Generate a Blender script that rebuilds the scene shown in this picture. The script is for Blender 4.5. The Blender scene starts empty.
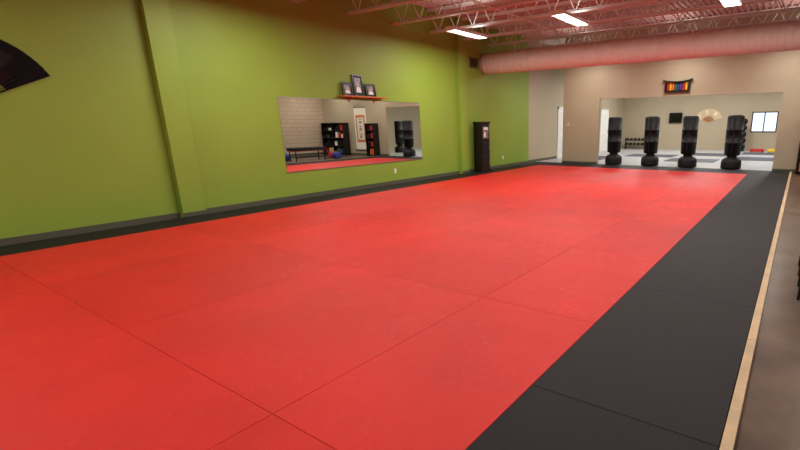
import bpy, bmesh, math, random
from mathutils import Vector, Matrix
random.seed(3)
scn=bpy.context.scene
try:
    scn.view_settings.view_transform='Standard'
except Exception: pass

# ------------------------------------------------------------ materials
def srgb(r,g,b):
    f=lambda c:(c/255/12.92) if c/255<=0.04045 else ((c/255+0.055)/1.055)**2.4
    return (f(r),f(g),f(b),1)
def mat(name,col,rough=0.6,metal=0.0,var=0.0,scale=3.0,bump=0.0,bscale=40.0,emit=0,spec=0.5):
    m=bpy.data.materials.new(name); m.use_nodes=True
    nt=m.node_tree; b=nt.nodes['Principled BSDF']
    c=srgb(*col)
    b.inputs['Base Color'].default_value=c
    b.inputs['Roughness'].default_value=rough
    b.inputs['Metallic'].default_value=metal
    b.inputs['Specular IOR Level'].default_value=spec
    tc=nt.nodes.new('ShaderNodeTexCoord')
    if var>0:
        n=nt.nodes.new('ShaderNodeTexNoise'); n.inputs['Scale'].default_value=scale; n.inputs['Detail'].default_value=6
        r=nt.nodes.new('ShaderNodeValToRGB')
        r.color_ramp.elements[0].position=0.3; r.color_ramp.elements[1].position=0.7
        r.color_ramp.elements[0].color=tuple(x*(1-var) for x in c[:3])+(1,)
        r.color_ramp.elements[1].color=tuple(min(1,x*(1+var)) for x in c[:3])+(1,)
        nt.links.new(tc.outputs['Object'],n.inputs['Vector'])
        nt.links.new(n.outputs['Fac'],r.inputs['Fac']); nt.links.new(r.outputs['Color'],b.inputs['Base Color'])
    if bump>0:
        n2=nt.nodes.new('ShaderNodeTexNoise'); n2.inputs['Scale'].default_value=bscale; n2.inputs['Detail'].default_value=4
        bp=nt.nodes.new('ShaderNodeBump'); bp.inputs['Strength'].default_value=bump; bp.inputs['Distance'].default_value=0.01
        nt.links.new(tc.outputs['Object'],n2.inputs['Vector'])
        nt.links.new(n2.outputs['Fac'],bp.inputs['Height']); nt.links.new(bp.outputs['Normal'],b.inputs['Normal'])
    if emit:
        b.inputs['Emission Color'].default_value=c; b.inputs['Emission Strength'].default_value=emit
    return m
def block_mat(name,col):
    m=mat(name,col,0.8)
    nt=m.node_tree; b=nt.nodes['Principled BSDF']
    tc=nt.nodes.new('ShaderNodeTexCoord'); sep=nt.nodes.new('ShaderNodeSeparateXYZ'); com=nt.nodes.new('ShaderNodeCombineXYZ')
    nt.links.new(tc.outputs['Object'],sep.inputs[0])
    nt.links.new(sep.outputs['Y'],com.inputs['X']); nt.links.new(sep.outputs['Z'],com.inputs['Y'])
    br=nt.nodes.new('ShaderNodeTexBrick'); br.inputs['Scale'].default_value=1.0
    br.inputs['Brick Width'].default_value=0.4; br.inputs['Row Height'].default_value=0.2; br.inputs['Mortar Size'].default_value=0.008
    c=srgb(*col); br.inputs['Color1'].default_value=c; br.inputs['Color2'].default_value=tuple(x*0.93 for x in c[:3])+(1,)
    br.inputs['Mortar'].default_value=tuple(x*0.6 for x in c[:3])+(1,)
    nt.links.new(com.outputs[0],br.inputs['Vector']); nt.links.new(br.outputs['Color'],b.inputs['Base Color'])
    bp=nt.nodes.new('ShaderNodeBump'); bp.inputs['Distance'].default_value=0.01; bp.invert=True
    nt.links.new(br.outputs['Fac'],bp.inputs['Height']); nt.links.new(bp.outputs['Normal'],b.inputs['Normal'])
    return m
GREEN=mat('green_paint',(137,168,58),0.55,var=0.04,scale=0.8,bump=0.15,bscale=120)
BEIGE=mat('beige_paint',(180,166,140),0.6,var=0.03,scale=1,bump=0.12,bscale=120)
BLOCK=block_mat('painted_block',(206,184,160))
TRIMG=mat('baseboard_grey',(84,84,70),0.5)
def scuffed(name,col,seed):
    m=mat(name,col,0.5,var=0.09,scale=1.1,bump=0.35,bscale=200,spec=0.32)
    nt=m.node_tree; b=nt.nodes['Principled BSDF']
    tc=nt.nodes.new('ShaderNodeTexCoord'); mp=nt.nodes.new('ShaderNodeMapping'); mp.inputs['Location'].default_value=(seed,seed*2,0)
    wv=nt.nodes.new('ShaderNodeTexNoise'); wv.inputs['Scale'].default_value=2.2; wv.inputs['Detail'].default_value=8; wv.inputs['Distortion'].default_value=2.5
    rp=nt.nodes.new('ShaderNodeValToRGB')
    e=rp.color_ramp.elements; e[0].position=.485; e[0].color=(0,0,0,1); e[1].position=.5; e[1].color=(1,1,1,1)
    x=rp.color_ramp.elements.new(.515); x.color=(0,0,0,1)
    mr=nt.nodes.new('ShaderNodeMapRange'); mr.inputs['To Min'].default_value=.52; mr.inputs['To Max'].default_value=.36
    nt.links.new(tc.outputs['Object'],mp.inputs['Vector']); nt.links.new(mp.outputs[0],wv.inputs['Vector']); nt.links.new(wv.outputs['Fac'],rp.inputs['Fac'])
    nt.links.new(rp.outputs['Color'],mr.inputs['Value']); nt.links.new(mr.outputs[0],b.inputs['Roughness'])
    return m
RED=scuffed('red_vinyl_mat',(210,40,35),0)
REDB=scuffed('red_vinyl_mat_worn',(204,37,33),7)
BLKM=mat('black_vinyl_mat',(26,24,27),0.6,var=0.15,scale=2,bump=0.3,bscale=260,spec=.25)
BLKM2=mat('black_vinyl_mat_b',(23,21,25),0.6,var=0.15,scale=2.5,bump=0.3,bscale=260,spec=.25)
CONC=mat('polished_concrete',(96,80,67),0.3,var=0.4,scale=2.6,bump=0.1,bscale=30)
GAP=mat('mat_underlay',(140,26,24),0.9)
GAPB=mat('mat_underlay_black',(14,12,14),0.9)
PINE=mat('pine_strip',(196,170,132),0.55,var=0.12,scale=6)
SHELFW=mat('shelf_wood',(196,110,52),0.45,var=0.15,scale=8)
STEEL=mat('painted_joist_steel',(226,224,222),0.5)
DECK=mat('painted_roof_deck',(200,164,160),0.6,var=0.05,scale=1)
DUCT=mat('spiral_duct_paint',(224,214,208),0.5,var=0.03)
MIRR=mat('mirror_silver',(232,236,232),0.01,metal=1.0)
BLACK=mat('black_vinyl',(17,17,19),0.55,bump=0.1,bscale=60,spec=.35)
BLACKP=mat('black_plastic',(24,24,26),0.6,spec=.3)
BLACKW=mat('black_lacquer_wood',(24,18,16),0.3,var=0.2,scale=10)
WHITE=mat('white_paint',(232,232,228),0.5)
WHITEP=mat('white_plastic',(240,240,236),0.4)
GREYF=mat('next_room_floor',(176,176,178),0.35,var=0.06,scale=2)
NAVY=mat('navy_mat',(64,66,82),0.5,var=0.08)
PAPER=mat('rice_paper',(238,232,216),0.8)
CREAM=mat('fan_paper_cream',(216,198,164),0.8,var=0.1,scale=4)
ORNG=mat('orange_brocade',(206,128,70),0.7,var=0.15,scale=20)
INK=mat('ink_black',(14,12,12),0.7)
FANB=mat('black_fan_paper',(14,13,13),0.8,spec=.2)
FANR=mat('fan_art_red',(34,15,14),0.8,spec=.2)
FANG=mat('fan_art_grey',(34,33,31),0.8,spec=.2)
YEL=mat('yellow_cloth',(226,190,40),0.7); REDC=mat('red_cloth',(190,30,30),0.7)
BLUC=mat('blue_cloth',(40,60,150),0.7); PURC=mat('purple_cloth',(90,50,120),0.7); ORC=mat('orange_cloth',(222,110,30),0.7); GRNC=mat('green_cloth',(40,110,60),0.7)
CHROME=mat('brushed_metal',(170,170,172),0.3,metal=1)
SCREEN=mat('tv_glass',(12,13,16),0.12)
PH1=mat('portrait_photo',(120,120,122),0.3,var=0.5,scale=14)
SKIN=mat('portrait_face',(190,160,140),0.5)
TUBE=mat('fluorescent_tube',(255,250,244),0.4,emit=10)

# ------------------------------------------------------------ builder
class B:
    def __init__(s,name): s.n=name; s.bm=bmesh.new(); s.m=[]
    def mi(s,m):
        if m not in s.m: s.m.append(m)
        return s.m.index(m)
    def face(s,pts,m,smooth=False):
        vs=[s.bm.verts.new(p) for p in pts]; f=s.bm.faces.new(vs); f.material_index=s.mi(m); f.smooth=smooth; return f
    def box(s,a,b,m,rot=None,piv=None):
        x0,y0,z0=[min(a[i],b[i]) for i in range(3)]; x1,y1,z1=[max(a[i],b[i]) for i in range(3)]
        P=[Vector(p) for p in [(x0,y0,z0),(x1,y0,z0),(x1,y1,z0),(x0,y1,z0),(x0,y0,z1),(x1,y0,z1),(x1,y1,z1),(x0,y1,z1)]]
        if rot:
            piv=Vector(piv) if piv else Vector(((x0+x1)/2,(y0+y1)/2,(z0+z1)/2)); P=[rot@(p-piv)+piv for p in P]
        v=[s.bm.verts.new(p) for p in P]; k=s.mi(m)
        for q in [(0,3,2,1),(4,5,6,7),(0,1,5,4),(1,2,6,5),(2,3,7,6),(3,0,4,7)]:
            f=s.bm.faces.new([v[i] for i in q]); f.material_index=k
        return s
    def rod(s,p,q,r,m,n=8):
        p=Vector(p);q=Vector(q);d=(q-p).normalized()
        a=d.cross(Vector((0,0,1))); 
        if a.length<1e-3: a=d.cross(Vector((1,0,0)))
        a.normalize(); c=d.cross(a); k=s.mi(m)
        A=[];C=[]
        for i in range(n):
            t=2*math.pi*i/n; o=(a*math.cos(t)+c*math.sin(t))*r
            A.append(s.bm.verts.new(p+o)); C.append(s.bm.verts.new(q+o))
        for i in range(n):
            f=s.bm.faces.new([A[i],A[(i+1)%n],C[(i+1)%n],C[i]]); f.material_index=k; f.smooth=n>5
        f=s.bm.faces.new(A[::-1]);f.material_index=k
        f=s.bm.faces.new(C);f.material_index=k
        return s
    def lathe(s,c,prof,m,n=32):
        k=s.mi(m); rings=[]
        for r,z in prof:
            if r<1e-5: rings.append([s.bm.verts.new((c[0],c[1],c[2]+z))])
            else: rings.append([s.bm.verts.new((c[0]+r*math.cos(2*math.pi*i/n),c[1]+r*math.sin(2*math.pi*i/n),c[2]+z)) for i in range(n)])
        for R,S in zip(rings,rings[1:]):
            for i in range(n):
                j=(i+1)%n
                if len(R)==1 and len(S)==1: continue
                if len(R)==1: f=s.bm.faces.new([R[0],S[j],S[i]])
                elif len(S)==1: f=s.bm.faces.new([R[i],R[j],S[0]])
                else: f=s.bm.faces.new([R[i],R[j],S[j],S[i]])
                f.material_index=k; f.smooth=True
        return s
    def ball(s,c,r,m,n=20):
        pr=[(r*math.sin(math.pi*i/10),-r*math.cos(math.pi*i/10)) for i in range(11)]
        pr[0]=(0,-r);pr[-1]=(0,r)
        return s.lathe(c,pr,m,n)
    def done(s,bevel=0):
        bmesh.ops.recalc_face_normals(s.bm,faces=s.bm.faces)
        me=bpy.data.meshes.new(s.n); s.bm.to_mesh(me); s.bm.free()
        for m in s.m: me.materials.append(m)
        o=bpy.data.objects.new(s.n,me); scn.collection.objects.link(o)
        if bevel:
            md=o.modifiers.new('bevel','BEVEL'); md.width=bevel; md.segments=2; md.limit_method='ANGLE'; md.angle_limit=math.radians(50)
        return o

LX=-8.85; RX=4.2; FY=16.3; BY=-3.0; ZF=-0.035; ZC=4.5; NY=27.0
# ------------------------------------------------------------ room shell
B('floor').box((LX-.2,BY-.2,ZF-.2),(RX+.2,FY+.06,ZF),CONC).done()
B('floor_next_room').box((LX-.2,FY+.06,ZF-.2),(RX+.2,NY+.2,ZF+.033),GREYF).done()
w=B('wall_left'); w.box((LX-.2,BY-.2,ZF),(LX,15.75,ZC),GREEN); w.done()
w=B('wall_left_hall'); w.box((LX-.2,15.75,ZF),(LX,NY,ZC),BEIGE); w.done()
w=B('wall_right'); w.box((RX,BY-.2,ZF),(RX+.2,FY,ZC),BLOCK); w.box((RX,FY,ZF),(RX+.2,NY,ZC),BEIGE); w.done()
B('wall_back').box((LX,BY-.2,ZF),(RX,BY,ZC),BEIGE).done()
OX0,OX1,OZ=-6.25,-0.6,2.3
w=B('wall_far')
w.box((-7.67,FY,ZF),(OX0,FY+.14,ZC),BEIGE).box((OX1,FY,ZF),(RX,FY+.14,ZC),BEIGE).box((OX0,FY,OZ),(OX1,FY+.14,ZC),BEIGE)
w.done()
# next room rear wall with window hole
WX0,WX1,WZ0,WZ1=-2.2,-1.05,0.92,1.92
w=B('wall_next_room')
w.box((LX,NY,0),(WX0,NY+.2,ZC),BEIGE).box((WX1,NY,0),(RX,NY+.2,ZC),BEIGE).box((WX0,NY,0),(WX1,NY+.2,WZ0),BEIGE).box((WX0,NY,WZ1),(WX1,NY+.2,ZC),BEIGE)
w.done()
w=B('window_1')
t=.05
w.box((WX0,NY-.02,WZ0),(WX0+t,NY+.1,WZ1),BLACKP).box((WX1-t,NY-.02,WZ0),(WX1,NY+.1,WZ1),BLACKP)
w.box((WX0,NY-.02,WZ0),(WX1,NY+.1,WZ0+t),BLACKP).box((WX0,NY-.02,WZ1-t),(WX1,NY+.1,WZ1),BLACKP)
w.box((-1.66,NY,WZ0),(-1.61,NY+.08,WZ1),BLACKP)
w.done()
# pilasters
B('trim_1').box((LX,3.49,ZF),(LX+.14,3.86,ZC),GREEN).done(.006)
B('trim_2').box((LX,11.33,ZF),(LX+.14,11.68,ZC),GREEN).done(.006)
# ceiling deck (corrugated)
c=B('ceiling'); x=LX; k=c.mi(DECK)
prof=[]
while x<RX:
    prof+=[(x,ZC),(x+.07,ZC),(x+.09,ZC-.045),(x+.13,ZC-.045)]; x+=.15
prof.append((x,ZC))
a=[c.bm.verts.new((px,BY,pz)) for px,pz in prof]; b=[c.bm.verts.new((px,FY,pz)) for px,pz in prof]
for i in range(len(a)-1):
    f=c.bm.faces.new([a[i],a[i+1],b[i+1],b[i]]); f.material_index=k
c.box((LX-.2,BY-.2,ZC+.01),(RX+.2,FY+.1,ZC+.1),DECK)
c.done()
B('ceiling_next_room').box((LX-.2,FY+.1,ZC-.02),(RX+.2,NY+.2,ZC+.1),WHITE).done()
# baseboards
w=B('baseboard_left')
for y0,y1,dx in [(BY,3.49,0),(3.49,3.86,.14),(3.86,11.33,0),(11.33,11.68,.14),(11.68,15.75,0)]:
    w.box((LX+dx,y0,ZF),(LX+dx+.015,y1,.07),TRIMG)
w.done()
w=B('baseboard_far'); w.box((-7.67,FY-.015,ZF),(OX0,FY,.07),TRIMG).box((OX1,FY-.015,ZF),(RX,FY,.07),TRIMG); w.done()
B('baseboard_right').box((RX-.015,BY,ZF),(RX,FY-.02,.07),TRIMG).done()
B('baseboard_hall').box((LX,15.75,ZF),(LX+.015,18.2,.09),TRIMG).done()

# ------------------------------------------------------------ mats
g=.0018
m=B('red_training_mat')
m.box((-8.0,BY+.3,ZF),(-1.15,15.0,ZF+.012),GAP)
cols=[-8.0,-6.15,-4.17,-2.2,-1.15]
rows=[BY+.3,-0.86,1.12]+[1.12+1.98*i for i in range(1,7)]+[15.0]
rows=sorted(set(r for r in rows if r<=15.0))
for i in range(4):
    for j in range(len(rows)-1):
        m.box((cols[i]+g,rows[j]+g,ZF+.005),(cols[i+1]-g,rows[j+1]-g,0),RED if (i*2+j*3)%5<3 else REDB)
m.done(.0015)
m=B('black_border_mat')
m.box((LX+.16,BY+.3,ZF),(-8.0-g,15.0,ZF+.01),GAPB).box((-1.15+g,BY+.3,ZF),(-.135,15.0,ZF+.01),GAPB)
yy=[BY+.3,-1.85,.12,2.1]+[2.1+1.98*i for i in range(1,7)]+[15.0]
for j in range(len(yy)-1):
    m.box((-1.15+g,yy[j]+g,ZF+.004),(-.135,yy[j+1]-g,0),BLKM if j%2 else BLKM2)
    m.box((LX+.16,yy[j]+g,ZF+.004),(-8.0-g,yy[j+1]-g,0),BLKM if j%2 else BLKM2)
xx=[-7.6,-6.15,-4.17,-2.2,-.135]
m.box((LX+.16,15.0+g,ZF+.004),(-7.6-g,16.2,0),BLKM)
for j in range(4): m.box((xx[j]+g,15.0+g,ZF+.004),(xx[j+1]-g,16.27,0),BLKM2 if j%2 else BLKM)
m.done(.002)
s=B('wood_edge_strip')
for y0,y1 in [(BY+.3,1.0),(1.0,3.4),(3.4,5.84),(5.84,8.28),(8.28,10.7),(10.7,13.15),(13.15,16.25)]:
    s.box((-.13,y0+.002,ZF),(-.075,y1-.002,.006),PINE)
s.done(.003)

# ------------------------------------------------------------ left wall things
s=B('wall_mirror')
s.box((LX,5.57,.57),(LX+.008,8.42,2.05),MIRR).box((LX,8.424,.57),(LX+.008,9.67,2.05),MIRR)
s.box((LX,5.56,.555),(LX+.014,9.68,.57),CHROME).box((LX,5.56,2.05),(LX+.014,9.68,2.06),CHROME)
s.done()
s=B('wall_shelf')
s.box((LX,7.03,2.11),(LX+.2,8.34,2.14),SHELFW)
for y in (7.3,8.05):
    s.box((LX,y,2.0),(LX+.02,y+.03,2.11),SHELFW); s.box((LX,y,2.08),(LX+.15,y+.03,2.11),SHELFW)
s.done(.003)
def frame(y0,y1,z0,z1,face=True):
    f=B('picture_frame'); x=LX+.07; R=Matrix.Rotation(math.radians(-8),3,'Y'); P=(x,0,z0)
    t=.03
    f.box((x,y0,z0),(x+.02,y0+t,z1),BLACKW,R,P).box((x,y1-t,z0),(x+.02,y1,z1),BLACKW,R,P)
    f.box((x,y0+t,z0),(x+.02,y1-t,z0+t),BLACKW,R,P).box((x,y0+t,z1-t),(x+.02,y1-t,z1),BLACKW,R,P)
    f.box((x,y0+t,z0+t),(x+.008,y1-t,z1-t),BLACKP,R,P)
    w=(y1-y0);h=(z1-z0)
    f.box((x+.008,y0+.2*w,z0+.15*h),(x+.011,y1-.2*w,z1-.15*h),PH1,R,P)
    # portrait: head and shoulders
    cy=(y0+y1)/2; cz=z0+.55*h; pts=[]
    for i in range(14):
        a=2*math.pi*i/14; pts.append(R@(Vector((x+.013,cy+.1*w*math.cos(a),cz+.1*h*math.sin(a)))-Vector(P))+Vector(P))
    f.face(pts,SKIN)
    pts=[R@(Vector((x+.0125,cy+dy*w,z0+dz*h))-Vector(P))+Vector(P) for dy,dz in [(-.24,.17),(.24,.17),(.2,.36),(.06,.44),(-.06,.44),(-.2,.36)]]
    f.face(pts,WHITE)
    f.rod((LX+.05,cy,z0),(LX+.03,cy,z0+.6*h),.006,BLACKP)
    f.done()
frame(7.12,7.40,2.141,2.43); frame(7.44,7.73,2.141,2.62); frame(7.79,8.09,2.141,2.43)

def wallfan(name,axis,cu,cz,r,a0,a1,w0,mats,r0=.12,n=26):
    f=B(name)
    def P(u,z,d): return (w0+d,u,z) if axis=='x' else (u,w0-d,z)
    def pt(rr,a,d): return P(cu+rr*math.cos(a),cz+rr*math.sin(a),d)
    for i in range(2*n):
        A=math.radians(a0+(a1-a0)*i/(2*n)); C=math.radians(a0+(a1-a0)*(i+1)/(2*n))
        d1=.012+(.012 if i%2 else 0); d2=.012+(0 if i%2 else .012)
        bands=[(r*.42,r*.62,mats[1] if mats[1] and (i//5)%2 else mats[0]),(r*.62,r*.86,mats[2] if mats[2] and 9<i%17<15 else mats[0]),(r*.86,r*.985,mats[0]),(r*.985,r,mats[3])]
        for ra,rb,mm in bands:
            f.face([pt(ra,A,d1),pt(rb,A,d1),pt(rb,C,d2),pt(ra,C,d2)],mm)
    for i in range(n+1):
        A=math.radians(a0+(a1-a0)*i/n)
        f.rod(pt(-.04,A,.012),pt(r*.98,A,.010),.004,mats[3],5)
    for A in (a0,a1):
        A=math.radians(A); f.rod(pt(-.05,A,.016),pt(r,A,.02),.011,mats[0],6)
    f.rod(P(cu,cz,0.001),P(cu,cz,.04),.02,CHROME,10)
    return f.done()
wallfan('wall_fan','x',1.45,1.83,.88,25,155,LX,[FANB,FANR,FANG,FANB])
wallfan('decorative_fan','y',-4.24,1.44,.72,18,162,NY,[CREAM,CREAM,PAPER,SHELFW])

# tall black cabinet
c=B('tall_cabinet'); x0,x1,y0,y1=LX+.161,LX+.45,11.93,12.42
c.box((x0,y0,.05),(x1-.02,y1,1.5),BLACKW)
c.box((x0,y0-.015,.001),(x1+.005,y1+.015,.06),BLACKW)
c.box((x0,y0-.03,1.5),(x1+.02,y1+.03,1.55),BLACKW)
for za,zb in [(.1,.5),(.54,.94)]:
    c.box((x1-.02,y0+.03,za),(x1,y1-.03,zb),BLACKW); c.box((x1,y0+.08,za+.05),(x1+.006,y1-.08,zb-.05),BLACKP)
    c.ball((x1+.015,y1-.07,(za+zb)/2),.014,CHROME,10)
c.box((x1-.02,y0+.03,.98),(x1,y1-.03,1.46),BLACKW)
c.box((x1,y0+.09,1.04),(x1+.005,y1-.09,1.40),PH1)
c.box((x1+.004,y0+.15,1.30),(x1+.008,y1-.12,1.38),PAPER)
c.box((x1+.004,y0+.15,1.08),(x1+.008,y0+.24,1.24),PAPER)
c.done(.006)
# louvre vent
v=B('wall_vent'); y0,y1,z0,z1=12.02,12.46,3.16,3.47; VG=mat('vent_olive',(104,100,66),.5)
v.box((LX,y0,z0),(LX+.02,y0+.04,z1),VG).box((LX,y1-.04,z0),(LX+.02,y1,z1),VG).box((LX,y0,z0),(LX+.02,y1,z0+.04),VG).box((LX,y0,z1-.04),(LX+.02,y1,z1),VG)
v.box((LX,y0+.03,z0+.03),(LX+.003,y1-.03,z1-.03),INK)
for i in range(6):
    z=z0+.06+i*.038; v.box((LX+.004,y0+.04,z),(LX+.02,y1-.04,z+.006),VG,Matrix.Rotation(.6,3,'Y'))
v.done()
def outlet(p,axis):
    o=B('wall_outlet'); x,y,z=p
    if axis=='x':
        o.box((x,y-.035,z-.06),(x+.006,y+.035,z+.06),WHITEP)
        for dz in (-.025,.025):
            o.box((x+.006,y-.017,z+dz-.015),(x+.009,y+.017,z+dz+.015),WHITEP)
            for dy in (-.007,.007): o.box((x+.009,y+dy-.0015,z+dz-.006),(x+.0095,y+dy+.0015,z+dz+.006),INK)
    o.done(.001)
outlet((LX,8.62,.32),'x'); outlet((LX,13.9,.32),'x')
t=B('wall_thermostat'); t.box((-7.5,FY-.03,1.38),(-7.4,FY,1.5),WHITEP); t.box((-7.48,FY-.033,1.44),(-7.42,FY-.03,1.48),SCREEN); t.done(.004)

# ------------------------------------------------------------ ceiling structure
DY=12.85; DZ=3.33
d=B('spiral_duct'); k=d.mi(DUCT); n=40; L0,L1=LX+.005,RX-.005; rings=[]
x=L0
xs=[]
while x<L1:
    xs+=[(x,.31),(min(x+.12,L1),.31),(min(x+.125,L1),.313),(min(x+.14,L1),.313)]; x+=.145
for xx_,r in xs:
    rings.append([d.bm.verts.new((xx_,DY+r*math.cos(2*math.pi*i/n),DZ+r*math.sin(2*math.pi*i/n))) for i in range(n)])
for R,S in zip(rings,rings[1:]):
    for i in range(n):
        f=d.bm.faces.new([R[i],R[(i+1)%n],S[(i+1)%n],S[i]]); f.material_index=k; f.smooth=True
for R in (rings[0],rings[-1]):
    f=d.bm.faces.new(R); f.material_index=k
for xh in (-7.5,-5,-2.5,0,2.5):
    d.rod((xh,DY-.31,DZ+.02),(xh,DY-.31,ZC-.03),.008,STEEL,6); d.rod((xh,DY+.31,DZ+.02),(xh,DY+.31,ZC-.03),.008,STEEL,6)
d.done()
def joist(y):
    j=B('steel_joist'); zb,zt=3.86,4.44; x0,x1=LX+.01,RX-.01
    for s in (-1,1):
        j.box((x0+.02,y+s*.012,zb),(x1-.02,y+s*.065,zb+.010),STEEL); j.box((x0+.02,y+s*.012,zb),(x1-.02,y+s*.018,zb+.06),STEEL)
        j.box((x0,y+s*.012,zt),(x1,y+s*.07,zt+.01),STEEL); j.box((x0,y+s*.012,zt-.06),(x1,y+s*.018,zt),STEEL)
    N=22; L=(x1-x0-.7)/N
    j.rod((x0+.02,y,zt),(x0+.35,y,zb+.02),.016,STEEL,6); j.rod((x1-.02,y,zt),(x1-.35,y,zb+.02),.016,STEEL,6)
    for i in range(N):
        a=x0+.35+i*L; m_=a+L/2
        j.rod((a,y,zb+.02),(m_,y,zt-.02),.013,STEEL,6); j.rod((m_,y,zt-.02),(a+L,y,zb+.02),.013,STEEL,6)
    j.done()
y=6.15-1.35*6
while y<16.2: 
    joist(y); y+=1.35
for x in (-5.8,-2.8,.5,2.9):
    B('joist_bridging').rod((x,BY+.03,3.845),(x,FY-.03,3.845),.012,STEEL,6).done()
# ------------------------------------------------------------ fluorescent fixtures
def fixture(x,y,z,power,ly=1.3,col=(1,.95,.88),up=7):
    f=B('fluorescent_light'); h=ly/2
    f.box((x-.11,y-h,z+.06),(x+.11,y+h,z+.09),WHITE)
    f.face([(x-.11,y-h,z+.06),(x-.15,y-h,z),(x-.15,y+h,z),(x-.11,y+h,z+.06)],WHITE)
    f.face([(x+.11,y-h,z+.06),(x+.15,y-h,z),(x+.15,y+h,z),(x+.11,y+h,z+.06)],WHITE)
    f.box((x-.15,y-h-.01,z),(x+.15,y-h,z+.09),WHITE).box((x-.15,y+h,z),(x+.15,y+h+.01,z+.09),WHITE)
    for dx in (-.07,0,.07): f.rod((x+dx,y-h+.02,z+.03),(x+dx,y+h-.02,z+.03),.014,TUBE,8)
    for s in (-1,1): f.rod((x,y+s*h*.5,z+.09),(x,y+s*h*.5,ZC-.04),.004,CHROME,5)
    f.done()
    l=bpy.data.lights.new('tube_light','AREA'); l.shape='RECTANGLE'; l.size=.26; l.size_y=ly-.05; l.energy=power; l.color=col
    o=bpy.data.objects.new('tube_light',l); o.location=(x,y,z-.004); scn.collection.objects.link(o)
    if up:  # added fill lamp aimed upward to brighten the joists, not light from the tubes
        l=bpy.data.lights.new('added_truss_uplight','AREA'); l.shape='RECTANGLE'; l.size=.2; l.size_y=ly-.1; l.energy=up; l.color=col
        o=bpy.data.objects.new('added_truss_uplight',l); o.location=(x,y,z+.1); o.rotation_euler=(math.pi,0,0); scn.collection.objects.link(o)
for x in (-7.2,-4.45,-1.4,1.6):
    for y,pw in ((9.73,72),(4.6,50),(-.6,42)):
        fixture(x,y,3.6,pw,up=7 if y>5 else (4 if y>0 else 0))
for x in (-6.5,-3.4,-.4,2.6):
    fixture(x,14.9,3.62,40)
for x in (-6.5,-3.4,-.4):
    for y in (19.5,24): fixture(x,y,3.5,85,col=(1,.97,.93),up=0)

# ------------------------------------------------------------ far wall things
def bag(x,y):
    b=B('punching_bag')
    b.lathe((x,y,0),[(0,0),(.27,0),(.295,.02),(.30,.06),(.30,.2),(.28,.28),(.2,.34),(.13,.36)],BLACKP,36)
    b.lathe((x,y,0),[(.15,.34),(.14,.44)],BLACKP,24)
    b.lathe((x,y,0),[(0,.42),(.2,.42),(.235,.45),(.245,.8),(.25,.801),(.25,.83),(.245,.831),(.245,1.2),(.25,1.201),(.25,1.23),(.245,1.231),(.245,1.6),(.23,1.65),(.18,1.67),(0,1.67)],BLACK,36)
    b.box((x-.012,y-.252,.5),(x+.012,y-.242,1.6),BLACKP)
    b.done()
for x in (-5.69,-4.37,-3.12,-1.78): bag(x,16.5)
bag(.8,18.5)

r=B('belt_display_rack'); y=FY
r.box((-3.98,y-.10,2.42),(-3.93,y,2.74),BLACKW).box((-3.25,y-.10,2.42),(-3.20,y,2.74),BLACKW)
r.box((-3.93,y-.02,2.44),(-3.25,y,2.72),BLACKW)
N=12
for i in range(N):
    a=-4.04+.9*i/N; c_=-4.04+.9*(i+1)/N
    za=2.72+.07*abs((a+3.59)/.45)**2.5; zb=2.72+.07*abs((c_+3.59)/.45)**2.5
    v=[(a,y-.13,za),(c_,y-.13,zb),(c_,y,zb),(a,y,za)]
    r.face(v,BLACKW); r.face([(p[0],p[1],p[2]+.035) for p in v],BLACKW)
    r.face([v[0],v[1],(v[1][0],v[1][1],v[1][2]+.035),(v[0][0],v[0][1],v[0][2]+.035)],BLACKW)
r.box((-3.96,y-.08,2.42),(-3.22,y-.02,2.45),BLACKW)
for i,mm in enumerate([REDC,YEL,ORC,GRNC,BLUC,PURC,REDC,YEL]):
    xa=-3.91+i*.082; r.box((xa,y-.07,2.47+.01*(i%3)),(xa+.06,y-.045,2.70),mm); r.rod((xa,y-.06,2.70),(xa+.06,y-.06,2.70),.022,mm,8)
r.done()

# hanging scroll (right part of far wall, seen in the mirror)
s=B('calligraphy_scroll'); y=FY; x0,x1=.85,1.72
s.box((x0,y-.012,.25),(x1,y-.004,2.33),PAPER)
s.box((x0+.1,y-.015,.62),(x1-.1,y-.012,1.98),ORNG)
s.box((x0+.2,y-.017,.76),(x1-.2,y-.015,1.84),PAPER)
s.rod((x0-.06,y-.03,.24),(x1+.06,y-.03,.24),.024,BLACKW,12); s.rod((x0-.02,y-.02,2.34),(x1+.02,y-.02,2.34),.014,BLACKW,10)
s.rod((x0+.05,y-.02,2.34),((x0+x1)/2,y-.01,2.5),.004,BLACKW,5); s.rod((x1-.05,y-.02,2.34),((x0+x1)/2,y-.01,2.5),.004,BLACKW,5)
cx=(x0+x1)/2
for i in range(3):
    z=1.66-i*.36
    for (u0,v0,u1,v1,t) in [(-.15,.09,.15,.11,.03),(0,.15,-.01,-.12,.034),(-.13,0,.13,.01,.026),(-.14,-.12,-.02,.0,.028),(.02,.0,.15,-.13,.034),(-.09,-.07,.1,-.06,.024)]:
        j=i*.01
        a=Vector((cx+u0,0,z+v0+j)); b_=Vector((cx+u1,0,z+v1-j)); dd=(b_-a).normalized(); nn=Vector((-dd.z,0,dd.x))*t/2
        P=[a+nn*.6,a-nn*.9,b_-nn*.5,b_+nn]
        s.face([(p.x,y-.0185,p.z) for p in P],INK)
s.done()
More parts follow.
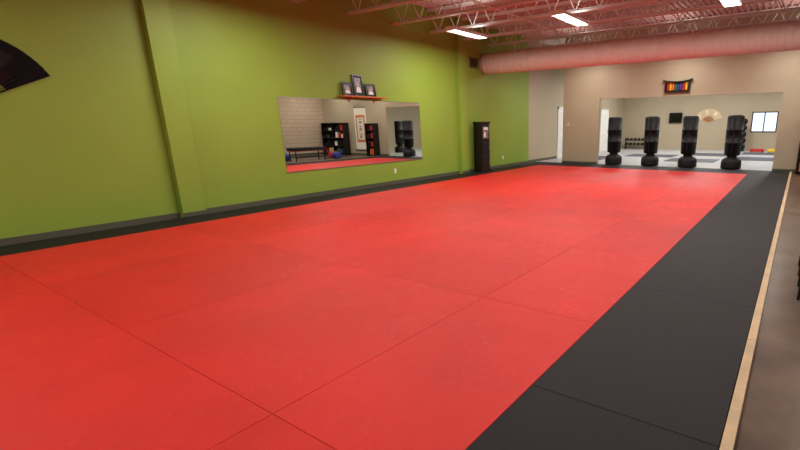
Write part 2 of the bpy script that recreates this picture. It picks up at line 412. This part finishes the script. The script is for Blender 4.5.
# bookshelf with gear
def shelf_unit(name,x0,x1,y0,y1,h,mid=True):
    k=B(name)
    k.box((x0,y0,ZF),(x0+.04,y1,h),BLACKW).box((x1-.04,y0,ZF),(x1,y1,h),BLACKW)
    if mid: k.box(((x0+x1)/2-.02,y0,ZF),((x0+x1)/2+.02,y1,h),BLACKW)
    for z in (.02,.42,.82,1.2,h-.02): k.box((x0,y0,z),(x1,y1,z+.03),BLACKW)
    k.box((x0,y1-.01,ZF),(x1,y1,h),BLACKW)
    for z in (.05,.45,.85,1.23):
        x=x0+.08
        while x<x1-.2:
            wd=random.uniform(.08,.22); hh=random.uniform(.12,.3)
            if (not mid) or abs(x+wd/2-(x0+x1)/2)>.16: k.box((x,y0+.04,z),(x+wd-.02,y1-.08,z+hh),random.choice([REDC,BLUC,WHITE,PAPER,BLACKP,BLACKP,BLACKP,GRNC,YEL] if mid else [REDC,REDC,BLACKP,ORC]))
            x+=wd+.03
    k.done(.004)
shelf_unit('equipment_bookshelf',2.2,3.95,FY-.4,FY-.02,1.6)
shelf_unit('glove_rack',.0,.55,FY-.4,FY-.02,1.55,False)
def bench(x0,x1,y0,y1,h):
    q=B('padded_bench')
    q.box((x0,y0,h-.12),(x1,y1,h),BLACK)
    q.box((x0+.03,y0+.03,h-.15),(x1-.03,y1-.03,h-.12),REDC)
    for x in (x0+.06,x1-.1):
        for y in (y0+.06,y1-.1): q.box((x,y,ZF),(x+.04,y+.04,h-.15),BLACKP)
    q.box((x0+.06,y0+.08,.12),(x0+.1,y1-.08,.15),BLACKP).box((x1-.1,y0+.08,.12),(x1-.06,y1-.08,.15),BLACKP)
    q.done(.012)
bench(.45,1.05,11.9,13.5,.55)
# gym bags on floor beside bench
def duffel(x,y,m_,ang=0):
    q=B('duffel_bag'); L=.55;r=.15;n=20;R=Matrix.Rotation(ang,3,'Z'); rings=[]; k=q.mi(m_)
    for t,s_ in [(-.5,.55),(-.48,.85),(-.42,.98),(-.2,1.02),(0,1),(.2,1.02),(.42,.98),(.48,.85),(.5,.55)]:
        rg=[]
        for i in range(n):
            a=2*math.pi*i/n; p=R@Vector((t*L,r*s_*1.05*math.cos(a),0)); zz=r*s_*math.sin(a)
            rg.append(q.bm.verts.new((x+p.x,y+p.y,ZF+.145+max(zz,-.145))))
        rings.append(rg)
    for A_,C_ in zip(rings,rings[1:]):
        for i in range(n):
            f=q.bm.faces.new([A_[i],A_[(i+1)%n],C_[(i+1)%n],C_[i]]); f.material_index=k; f.smooth=True
    for A_ in (rings[0],rings[-1]): f=q.bm.faces.new(A_); f.material_index=k
    pr=None
    for i in range(9):
        a=math.pi*i/8; p=R@Vector((.12*math.cos(a),0,0)); pt=(x+p.x,y+p.y,ZF+.28+.12*math.sin(a))
        if pr: q.rod(pr,pt,.01,BLACKP,6)
        pr=pt
    q.done()
duffel(.7,14.2,BLUC,.3); duffel(1.3,14.5,REDC,1.2); duffel(.6,10.9,BLACK,1.4); duffel(1.4,12.0,BLUC,1.0)
q=B('storage_rack'); 
for z in (.1,.5,.9):
    q.box((3.7,9.6,z),(4.15,13.4,z+.03),BLACKW)
for y in (9.6,11.5,13.37):
    for x in (3.7,4.12): q.box((x,y,ZF),(x+.03,y+.03,1.0),BLACKP)
for i in range(11): q.ball((3.92,9.85+i*.32,.13+.12),.12,[REDC,BLUC,YEL,BLACKP][i%4])
for i in range(11): q.ball((3.92,9.85+i*.32,.53+.11),.11,[BLACKP,BLUC,REDC][i%3])
for i in range(7): q.box((3.75,9.8+i*.5,.93),(4.1,10.15+i*.5,1.05+.06*(i%3)),[BLACK,REDC,WHITE][i%3])
q.done()
# chairs at the right
def chair(x,y,ang):
    q=B('stacking_chair'); R=Matrix.Rotation(ang,3,'Z'); o=Vector((x,y,0))
    def T(p): return o+R@Vector(p)
    def bx(a,b_,m_):
        c0=[(a[i]+b_[i])/2 for i in range(3)]; h=[abs(a[i]-b_[i])/2 for i in range(3)]; c1=T(c0)
        q.box(tuple(c1[i]-h[i] for i in range(3)),tuple(c1[i]+h[i] for i in range(3)),m_,R)
    bx((-.22,-.22,.42),(.22,.22,.47),BLACK)
    bx((-.21,-.25,.58),(.21,-.21,.86),BLACK)
    for sx in (-.2,.2):
        q.rod(T((sx,.2,ZF)),T((sx,.19,.42)),.012,BLACKP); q.rod(T((sx,-.24,ZF)),T((sx,-.23,.84)),.012,BLACKP)
        q.rod(T((sx,.2,.4)),T((sx,-.23,.4)),.012,BLACKP)
    q.rod(T((-.2,.2,.15)),T((.2,.2,.15)),.01,BLACKP)
    q.done(.01)
chair(.37,4.75,math.radians(90))
chair(.37,5.5,math.radians(90))

# ------------------------------------------------------------ next room things
m=B('navy_floor_mat')
for (xa,xb,ya,yb) in [(-6.6,-4.6,20.6,22.2),(-4.4,-2.6,18.6,20.2),(-4.4,-2.4,22.2,24.0),(-2.4,-.4,20.2,22.0),(-8.2,-6.8,18.2,20.2),(-2.2,-.2,23.8,25.2)]:
    m.box((xa,ya,-.001),(xb,yb,.012),NAVY)
m.done(.004)
t=B('wall_television'); t.box((-6.24,NY-.1,1.41),(-5.56,NY-.05,1.95),BLACKP).box((-6.21,NY-.105,1.44),(-5.59,NY-.1,1.92),SCREEN).box((-6.0,NY-.05,1.6),(-5.8,NY,1.8),BLACKP); t.done(.005)
def door(n,y0,y1):
    d=B('door_%d'%n); L=LX+.001
    d.box((L,y0-.08,0),(L+.03,y0,2.15),WHITE).box((L,y1,0),(L+.03,y1+.08,2.15),WHITE).box((L,y0-.08,2.07),(L+.03,y1+.08,2.15),WHITE)
    d.box((L,y0,0),(L+.02,y1,2.07),WHITEP)
    for za,zb in ((.2,.9),(1.05,1.9)): d.box((L+.02,y0+.12,za),(L+.026,y1-.12,zb),WHITE)
    d.rod((L+.02,y1-.08,1.0),(L+.08,y1-.08,1.0),.02,CHROME,10); d.ball((L+.09,y1-.08,1.0),.03,CHROME,12)
    d.done(.003)
door(1,18.35,19.3); door(2,23.4,24.4)
def lowrack(x,y,w):
    q=B('dumbbell_rack')
    for s in (0,w-.05):
        q.box((x+s,y,0),(x+s+.05,y+.45,.06),BLACKP).box((x+s,y+.2,0),(x+s+.05,y+.26,.6),BLACKP)
    for z,dy in ((.2,.05),(.45,.15)):
        q.box((x,y+dy,z),(x+w,y+dy+.22,z+.03),BLACKP)
        n=int(w/.22)
        for i in range(n):
            xc=x+.12+i*.22
            q.rod((xc,y+dy-.02,z+.09),(xc,y+dy+.06,z+.09),.06,BLACK,10); q.rod((xc,y+dy+.16,z+.09),(xc,y+dy+.24,z+.09),.06,BLACK,10); q.rod((xc,y+dy+.05,z+.09),(xc,y+dy+.17,z+.09),.015,CHROME,6)
    q.done()
lowrack(-8.5,26.3,1.2)
q=B('medicine_ball_rack'); x,y=-2.6,26.4
q.box((x-.25,y-.25,.0),(x+.25,y+.25,.05),BLACKP); q.rod((x,y,.05),(x,y,1.62),.025,BLACKP)
for i in range(5):
    z=.22+i*.31
    for s in (-1,1):
        q.ball((x+s*.16,y,z),.145,BLACK,16); q.box((x+s*.03,y-.02,z-.16),(x+s*.28,y+.02,z-.14),BLACKP)
q.done()
for nme,x,mm in (('aerobic_step',-1.7,REDC),('balance_pad',-.95,YEL)):
    q=B(nme); q.box((x-.3,25.6,.0+.03),(x+.3,25.95,.16),mm); 
    for s in (-.26,.2): q.box((x+s,25.62,-.002),(x+s+.06,25.93,.03),BLACKP)
    q.done(.02)

# ------------------------------------------------------------ world
wd=bpy.data.worlds.new('world'); scn.world=wd; wd.use_nodes=True
wd.node_tree.nodes['Background'].inputs['Color'].default_value=(.75,.86,1,1); wd.node_tree.nodes['Background'].inputs['Strength'].default_value=1.6

# ------------------------------------------------------------ camera
Yv=Vector((.5388,.2222,-.8127)).normalized()
Xv=Vector((.8423,-.1303,.5229)); Xv=(Xv-Yv*Xv.dot(Yv)).normalized()
Zv=Xv.cross(Yv)
M=Matrix((Xv,Yv,Zv)).to_4x4(); M.translation=Vector((0,0,1.5))
cd=bpy.data.cameras.new('camera'); co=bpy.data.objects.new('camera',cd); scn.collection.objects.link(co)
co.matrix_world=M
cd.sensor_fit='HORIZONTAL'; cd.sensor_width=36; cd.lens=454.3*36/800
cd.shift_x=(400-501.83)/800; cd.shift_y=(244.17-225)/800
scn.camera=co
